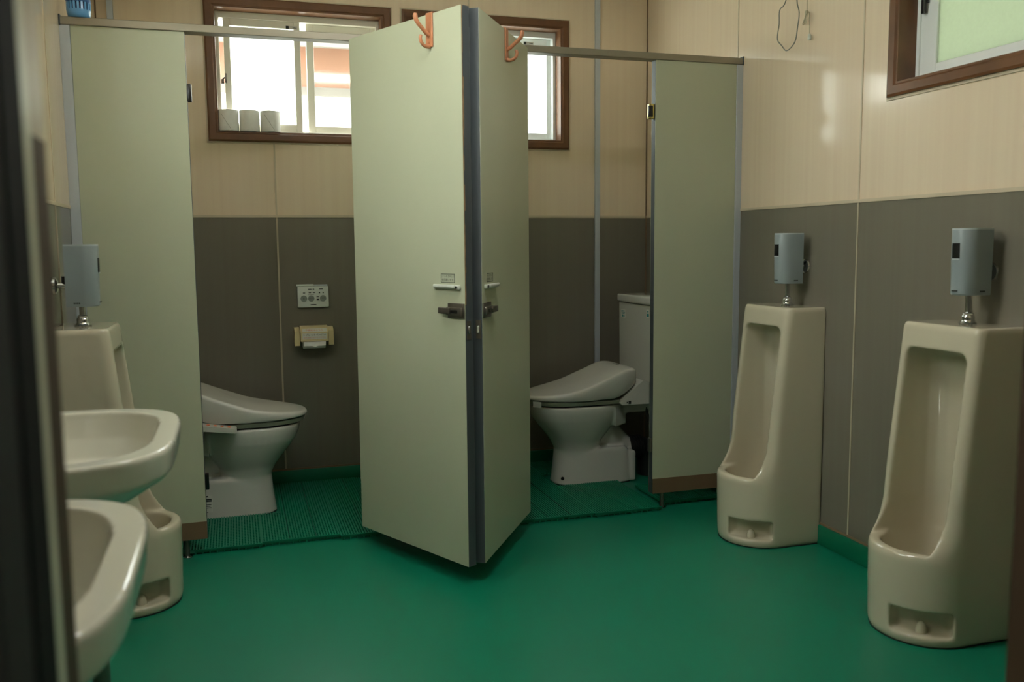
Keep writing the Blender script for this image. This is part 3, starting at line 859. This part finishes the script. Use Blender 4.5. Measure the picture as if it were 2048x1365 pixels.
for (ya, za, yb, zb_, txt, mm) in ((-.0805, .040, -.0935, .0245, '予備紙はこちら', 'ink_orange'), (-.0955, .018, -.0985, -.011, 'トイレットペーパー', 'ink')):
    q = [(-.058, ya - .0012, za), (.060, ya - .0012, za), (.060, yb - .0012, zb_), (-.058, yb - .0012, zb_)]
    mb = MB(); mb.loft([[q[0], q[1], q[2], q[3]], [(a, b + .001, c) for a, b, c in q]])
    so = mb.build('flap_sticker', M['sticker'], fo, smooth=False)
    ym, zm = (ya + yb) / 2 - .002, (za + zb_) / 2
    upv = (0, ya - yb, za - zb_)
    text_mesh(txt, .0125, frame_mtx((0, ym, zm + (.006 if mm == 'ink' else 0)), (1, 0, 0), upv), M[mm], 'sticker_text', so)
    if mm == 'ink': text_mesh('以外は流さないでください', .009, frame_mtx((0, ym - .0006, zm - .007), (1, 0, 0), upv), M['ink_orange'], 'sticker_text', so)
rp = thing('toilet_roll', 'white paper roll held in the beige holder, its end folded to a point', 'toilet roll', (-1.835, YB - .0495, .748))
MB().lathe([(.019, -.054), (.047, -.054), (.047, .054), (.019, .054), (.019, -.054)], n=40, axis='X', caps=False).build('roll', M['paper'], rp)
lf = MB(); q = []
lf.loft([[(-.053, -.0480, -.010), (.053, -.0480, -.010), (.053, -.0475, -.010), (-.053, -.0475, -.010)], [(-.053, -.0485, -.030), (.053, -.0485, -.030), (.053, -.0480, -.030), (-.053, -.0480, -.030)]])
v = lf.bm.verts.new
f3 = [v((-.045, -.0500, -.016)), v((.045, -.0500, -.016)), v((.002, -.0515, -.036))]
g3 = [v((-.045, -.0494, -.016)), v((.045, -.0494, -.016)), v((.002, -.0509, -.036))]
lf.bm.faces.new(f3); lf.bm.faces.new(g3[::-1])
for k in range(3): lf.bm.faces.new((f3[k], g3[k], g3[(k + 1) % 3], f3[(k + 1) % 3]))
lf.build('folded_sheet', M['paper'], rp, smooth=False)

# spare rolls on the sill of window 1
def make_roll(label, loc, rz):
    t = thing('toilet_roll', label, 'toilet roll', loc, rz, 'spare rolls on the window sill')
    MB().lathe([(.019, .001), (.0455, 0), (.047, .002), (.047, .097), (.0455, .0985), (.019, .0985), (.018, .090), (.018, .010), (.019, .001)], n=40, caps=False).build('roll', M['paper'], t)
    a0 = -PI / 2 - .75
    mb = MB(); pts = []
    for k in range(15):
        a = a0 + .95 * k / 14; z = .078 - .072 * k / 14
        pts.append((.0472 * math.cos(a), .0472 * math.sin(a), z))
    mb.tube(pts, .0007, 6); mb.build('sheet_edge', M['paper_line'], t)
    return t
RZ = 1.7575
r0 = make_roll('white spare toilet roll, leftmost of three standing on the window sill', (-2.196, .978, RZ), 0.0)
dup(r0, (-2.100, .980, RZ), -2.4, 'white spare toilet roll, middle one of three standing on the window sill')
dup(r0, (-2.003, .979, RZ), .15, 'white spare toilet roll, rightmost of three standing on the window sill')

# ------------------------------------------------------------------ drainage mats
def make_mat(label, x0, x1, y0, y1, foot=None, fy=None):
    o = ((x0 + x1) / 2, y0, 0)
    t = thing('drainage_mat', label, 'mat', o, 0, 'green slatted floor mats')
    pitch = .0112
    blocks = [(x0, x1, y0, y1)]
    if foot:                                   # leave room for the pedestal
        blocks = [(x0, x1, y0, foot[2]), (x0, x1, foot[3], y1)]
        if foot[0] - x0 > .01: blocks.append((x0, foot[0], foot[2], foot[3]))
        if x1 - foot[1] > .01: blocks.append((foot[1], x1, foot[2], foot[3]))
    for bi, (xa, xb, ya, yb) in enumerate(blocks):
        sl = MB(); n = int(round((xa - x0) / pitch)) if xa > x0 else 0
        x = x0 + n * pitch
        while x < xb - .004:
            sl.box(x - o[0], x + .0056 - o[0], ya - o[1], yb - o[1], .009, .0205); x += pitch
        y = y0 + .0015
        while y < yb:
            if y >= ya - .001: sl.box(xa - o[0], xb - o[0], y - o[1], y + .004 - o[1], .007, .0180)
            y += .0215
        sl.build('slats', M['mat'], t, smooth=False)
    fe = MB().box(x0 - o[0], x1 - o[0], -.004, .001, .0165, .0215)
    x = x0 + .012
    while x < x1 - .006:
        fe.cyl((x - o[0], .004, 0), (x - o[0], .004, .018), .0035, n=8); x += .027
    fe.build('front_lip', M['mat'], t, smooth=False)
    for xx in (x0 + .02, x1 - .02):
        for yy in (y0 + .2, y0 + .45, y1 - .04):
            if foot and foot[0] < xx < foot[1] and foot[2] < yy < foot[3]: continue
            MB().cyl((xx - o[0], yy - o[1], 0), (xx - o[0], yy - o[1], .010), .005, n=8).build('stud', M['mat'], t, smooth=False)
    jt = MB(); xj = x0
    while xj < x1 - .02:
        xj += .1075
        if xj < x1 - .02 and not (foot and foot[0] < xj < foot[1]): jt.box(xj - .0012 - o[0], xj + .0012 - o[0], y0 - o[1], y1 - o[1], .0185, .0207)
    if len(jt.bm.verts): jt.build('joints', M['stain'], t, smooth=False)
    else: jt.bm.free()
LF = (XL + .295, XL + .715, TY - .128, TY + .128)
RF = (-.715, -.295, TY - .128, TY + .128)
make_mat('green slatted mat in the left cubicle, under the toilet and the fixed left panel', -2.455, -2.137, .034, .945, (LF[0], -2.13, LF[2], LF[3]))
make_mat('green slatted mat in the middle of the left cubicle opening', -2.135, -1.826, .050, .945, (-2.136, LF[1], LF[2], LF[3]))
make_mat('green slatted mat in the left cubicle, at the foot of the open left door', -1.824, -1.415, .028, .945)
make_mat('green slatted mat in the right cubicle, beside the open right door', -1.365, -.722, -.022, .945)
make_mat('green slatted mat under the toilet and fixed panel of the right cubicle', -.720, -.395, -.03, .945, (-.721, -.394, RF[2], RF[3]))
make_mat('short green slatted mat end below the fixed right panel, at the right wall', -.352, -.05, .046, .34)

# ------------------------------------------------------------------ air freshener on the head rail
af = thing('air_freshener', 'blue slotted air freshener cup standing on the top rail at far left', 'air freshener', (-2.691, .014, H + .028))
MB().lathe([(.001, 0), (.030, 0), (.036, .004), (.039, .014), (.0405, .026), (.0395, .026), (.001, .022)], n=40).build('cup_base', M['blue'], af)
MB().lathe([(.001, .022), (.0345, .022), (.0345, .066), (.001, .066)], n=32).build('gel', M['navy'], af)
cg = MB()
for k in range(20):
    a = 2 * PI * k / 20; a2 = a + 2 * PI / 20 * .58; r0_, r1_ = .0372, .0405
    cg.loft([[(r * math.cos(b), r * math.sin(b), z) for r, b in ((r0_, a), (r1_, a), (r1_, (a + a2) / 2), (r1_, a2), (r0_, a2))] for z in (.025, .052)])
cg.build('cage_bars', M['blue'], af, angle=30)
MB().lathe([(.036, .051), (.0405, .051), (.0415, .056), (.041, .062), (.036, .062)], n=40, caps=False).build('cage_rim', M['blue_d'], af)
MB().lathe([(.001, .062), (.040, .062), (.038, .085), (.030, .105), (.022, .12), (.001, .122)], n=40).build('top_cap', M['blue_d'], af)
MB().box(.012, .030, -.040, -.032, .060, .082, .003).build('orange_tab', M['ink_orange'], af)

# ------------------------------------------------------------------ wire loop and pull cord on the right wall
def spline(pts, n=8):
    P = [Vector(p) for p in pts]; out = []
    for i in range(len(P) - 1):
        a = P[max(0, i - 1)]; b = P[i]; c = P[i + 1]; d = P[min(len(P) - 1, i + 2)]
        for k in range(n):
            t = k / n
            out.append(.5 * ((2 * b) + (c - a) * t + (2 * a - 5 * b + 4 * c - d) * t * t + (3 * b - a - 3 * c + d) * t ** 3))
    out.append(P[-1]); return out
wl = [(-.004, -.40, ZC), (-.012, -.395, 2.36), (-.03, -.36, 2.177), (-.03, -.318, 2.148), (-.03, -.316, 2.092), (-.03, -.306, 2.035), (-.03, -.338, 2.002), (-.03, -.374, 1.975), (-.03, -.426, 1.997), (-.03, -.442, 2.048), (-.03, -.451, 2.105), (-.03, -.434, 2.158), (-.02, -.415, 2.30), (-.004, -.41, ZC)]
o = MB().tube(spline(wl, 5), .0022, 8).build('wire_loop', M['wire'])
tag(o, 'thin grey wire hanging in a kinked loop down the right wall', 'wire')
pc = thing('pull_cord', 'beige pull cord with a tied bundle and white end knob on the right wall', 'cord', (-.02, -.486, 2.145))
org = Vector((-.02, -.486, 2.145))
cp = [(-.02, -.486, ZC), (-.02, -.486, 2.3), (-.02, -.486, 2.145), (-.02, -.485, 2.099), (-.022, -.466, 2.062), (-.022, -.470, 2.055), (-.022, -.480, 2.066), (-.024, -.487, 2.097), (-.022, -.474, 2.062), (-.020, -.482, 2.058), (-.018, -.490, 2.092), (-.018, -.499, 2.094), (-.018, -.504, 2.06), (-.018, -.505, 2.012)]
MB().tube([Vector(p) - org for p in spline(cp, 6)], .0016, 8).build('cord', M['cord'], pc)
MB().lathe([(.001, 1.990), (.0065, 1.990), (.0075, 1.996), (.0065, 2.008), (.003, 2.013), (.001, 2.014)], (-.018, -.5055, 0), 16).build('end_knob', M['white_pl'], pc)
for ob in pc.children:
    if ob.name.startswith('end_knob'): ob.location = -org
for ob in pc.children:
    if ob.name.startswith('cord'):
        pass
kn = MB().lathe([(.001, -.008), (.006, -.006), (.007, 0), (.006, .006), (.001, .008)], (0, 0, 0), 12).build('cord_knot', M['cord'], pc, loc=Vector((-.02, -.486, 2.098)) - org)

# ------------------------------------------------------------------ light
wd = bpy.data.worlds.new('sky'); scene.world = wd; wd.use_nodes = True
nt = wd.node_tree
bg = nt.nodes['Background']
tcw = nt.nodes.new('ShaderNodeTexCoord'); sx = nt.nodes.new('ShaderNodeSeparateXYZ')
nt.links.new(tcw.outputs['Generated'], sx.inputs[0])
rp_ = nt.nodes.new('ShaderNodeValToRGB')
rp_.color_ramp.elements[0].position = 0.0; rp_.color_ramp.elements[0].color = (.55, .60, .50, 1)
rp_.color_ramp.elements[1].position = 0.35; rp_.color_ramp.elements[1].color = (.95, 1.0, 1.0, 1)
nt.links.new(sx.outputs['Z'], rp_.inputs['Fac'])
nt.links.new(rp_.outputs['Color'], bg.inputs['Color'])
bg.inputs['Strength'].default_value = 10.0

def area(name, loc, target, sx_, sy_, power, col=(1, 1, 1), portal=False):
    L = bpy.data.lights.new(name, 'AREA'); L.shape = 'RECTANGLE'; L.size = sx_; L.size_y = sy_; L.energy = power; L.color = col
    L.cycles.is_portal = portal
    o = bpy.data.objects.new(name, L); COL.objects.link(o); o.location = loc
    o.rotation_euler = (Vector(target) - Vector(loc)).to_track_quat('-Z', 'Y').to_euler()
    return o
area('daylight_portal_back', (-1.85, YB + .17, 2.04), (-1.85, 0, 2.04), .80, .58, 1, portal=True)
area('daylight_portal_back', (-.905, YB + .17, 2.04), (-.905, 0, 2.04), .80, .58, 1, portal=True)
area('daylight_portal_right', (T + .05, -1.525, 2.03), (-1, -1.525, 2.03), 1.05, .6, 1, portal=True)
area('daylight_portal_left', (XL - T - .05, -1.14, 2.03), (0, -1.14, 2.03), .75, .6, 1, portal=True)
area('daylight_left', (XL - .55, -1.14, 2.2), (-.2, -.95, 1.75), .9, .7, 8, (.97, 1.0, .99))
area('ceiling_fill_left', (XL - .75, -1.14, 1.15), (-.7, -1.2, 2.6), .9, .9, 420, (1.0, 1.0, .96))  # added lamp outside, aimed up to brighten ceiling and upper walls
# ceiling fitting in the middle of the room
cl = thing('ceiling_light', 'flat white ceiling light in the middle of the room', 'ceiling light', (-1.50, -1.38, ZC))
MB().box(-.32, .32, -.16, .16, -.05, -.0005, .006).build('housing', M['white_pl'], cl)
area('ceiling_glow', (-1.50, -1.38, ZC - .06), (-1.50, -1.38, 0), .6, .28, 10.5, (.98, 1.0, .98))
vl = thing('ceiling_light', 'small ceiling light added in the unseen lobby to brighten the door frame', 'ceiling light', (-1.9, -3.9, ZC))  # added fitting, its lamp brightens the door frame from behind the camera
MB().lathe([(.001, -.06), (.10, -.055), (.13, -.02), (.13, -.0005), (.001, -.0005)], n=32).build('housing', M['white_pl'], vl)
area('lobby_fill', (-1.9, -3.9, ZC - .07), (-1.9, -3.9, 0), .2, .2, 3, (1, .98, .92))
# hedge outside the right window
hd = thing('hedge', 'leafy green hedge outside the frosted right window', 'hedge', (1.6, -1.5, -.3))
hm = MB()
for k in range(1100):
    a, b, c = random.uniform(-.25, .35), random.uniform(-2.6, 2.6), random.uniform(.1, 5.0)
    r = random.uniform(.10, .2); q = Vector((random.uniform(-1, 1), random.uniform(-1, 1), random.uniform(-1, 1))).normalized(); u = q.orthogonal().normalized(); w = q.cross(u)
    P = Vector((a, b, c)); vs = [hm.bm.verts.new(P + u * r * x + w * r * y * .5) for x, y in ((-1, 0), (0, -1), (1, 0), (0, 1))]
    hm.bm.faces.new(vs)
hm.build('foliage', M['leaf'], hd, smooth=False)
MB().box(.0, .2, -1.5, 1.5, 0, .5).build('stem_bed', M['wood_dark'], hd, smooth=False)

# ------------------------------------------------------------------ camera
cam = bpy.data.cameras.new('camera'); co = bpy.data.objects.new('camera', cam); COL.objects.link(co)
co.location = (-2.19883, -3.56634, 1.2)
co.rotation_mode = 'XYZ'
co.rotation_euler = (1.46364, 0.00866, -0.30277)
cam.sensor_width = 36; cam.lens = 1774.475 / 2048 * 36
cam.clip_start = 0.02
cam.dof.use_dof = True; cam.dof.focus_distance = 4.0; cam.dof.aperture_fstop = 3.6
scene.camera = co
scene.view_settings.view_transform = 'Standard'
scene.view_settings.look = 'None'
scene.view_settings.exposure = 0.32
scene.cycles.max_bounces = 10
scene.cycles.diffuse_bounces = 6
scene.cycles.transparent_max_bounces = 12
scene.cycles.use_denoising = True
scene.cycles.sample_clamp_indirect = 6
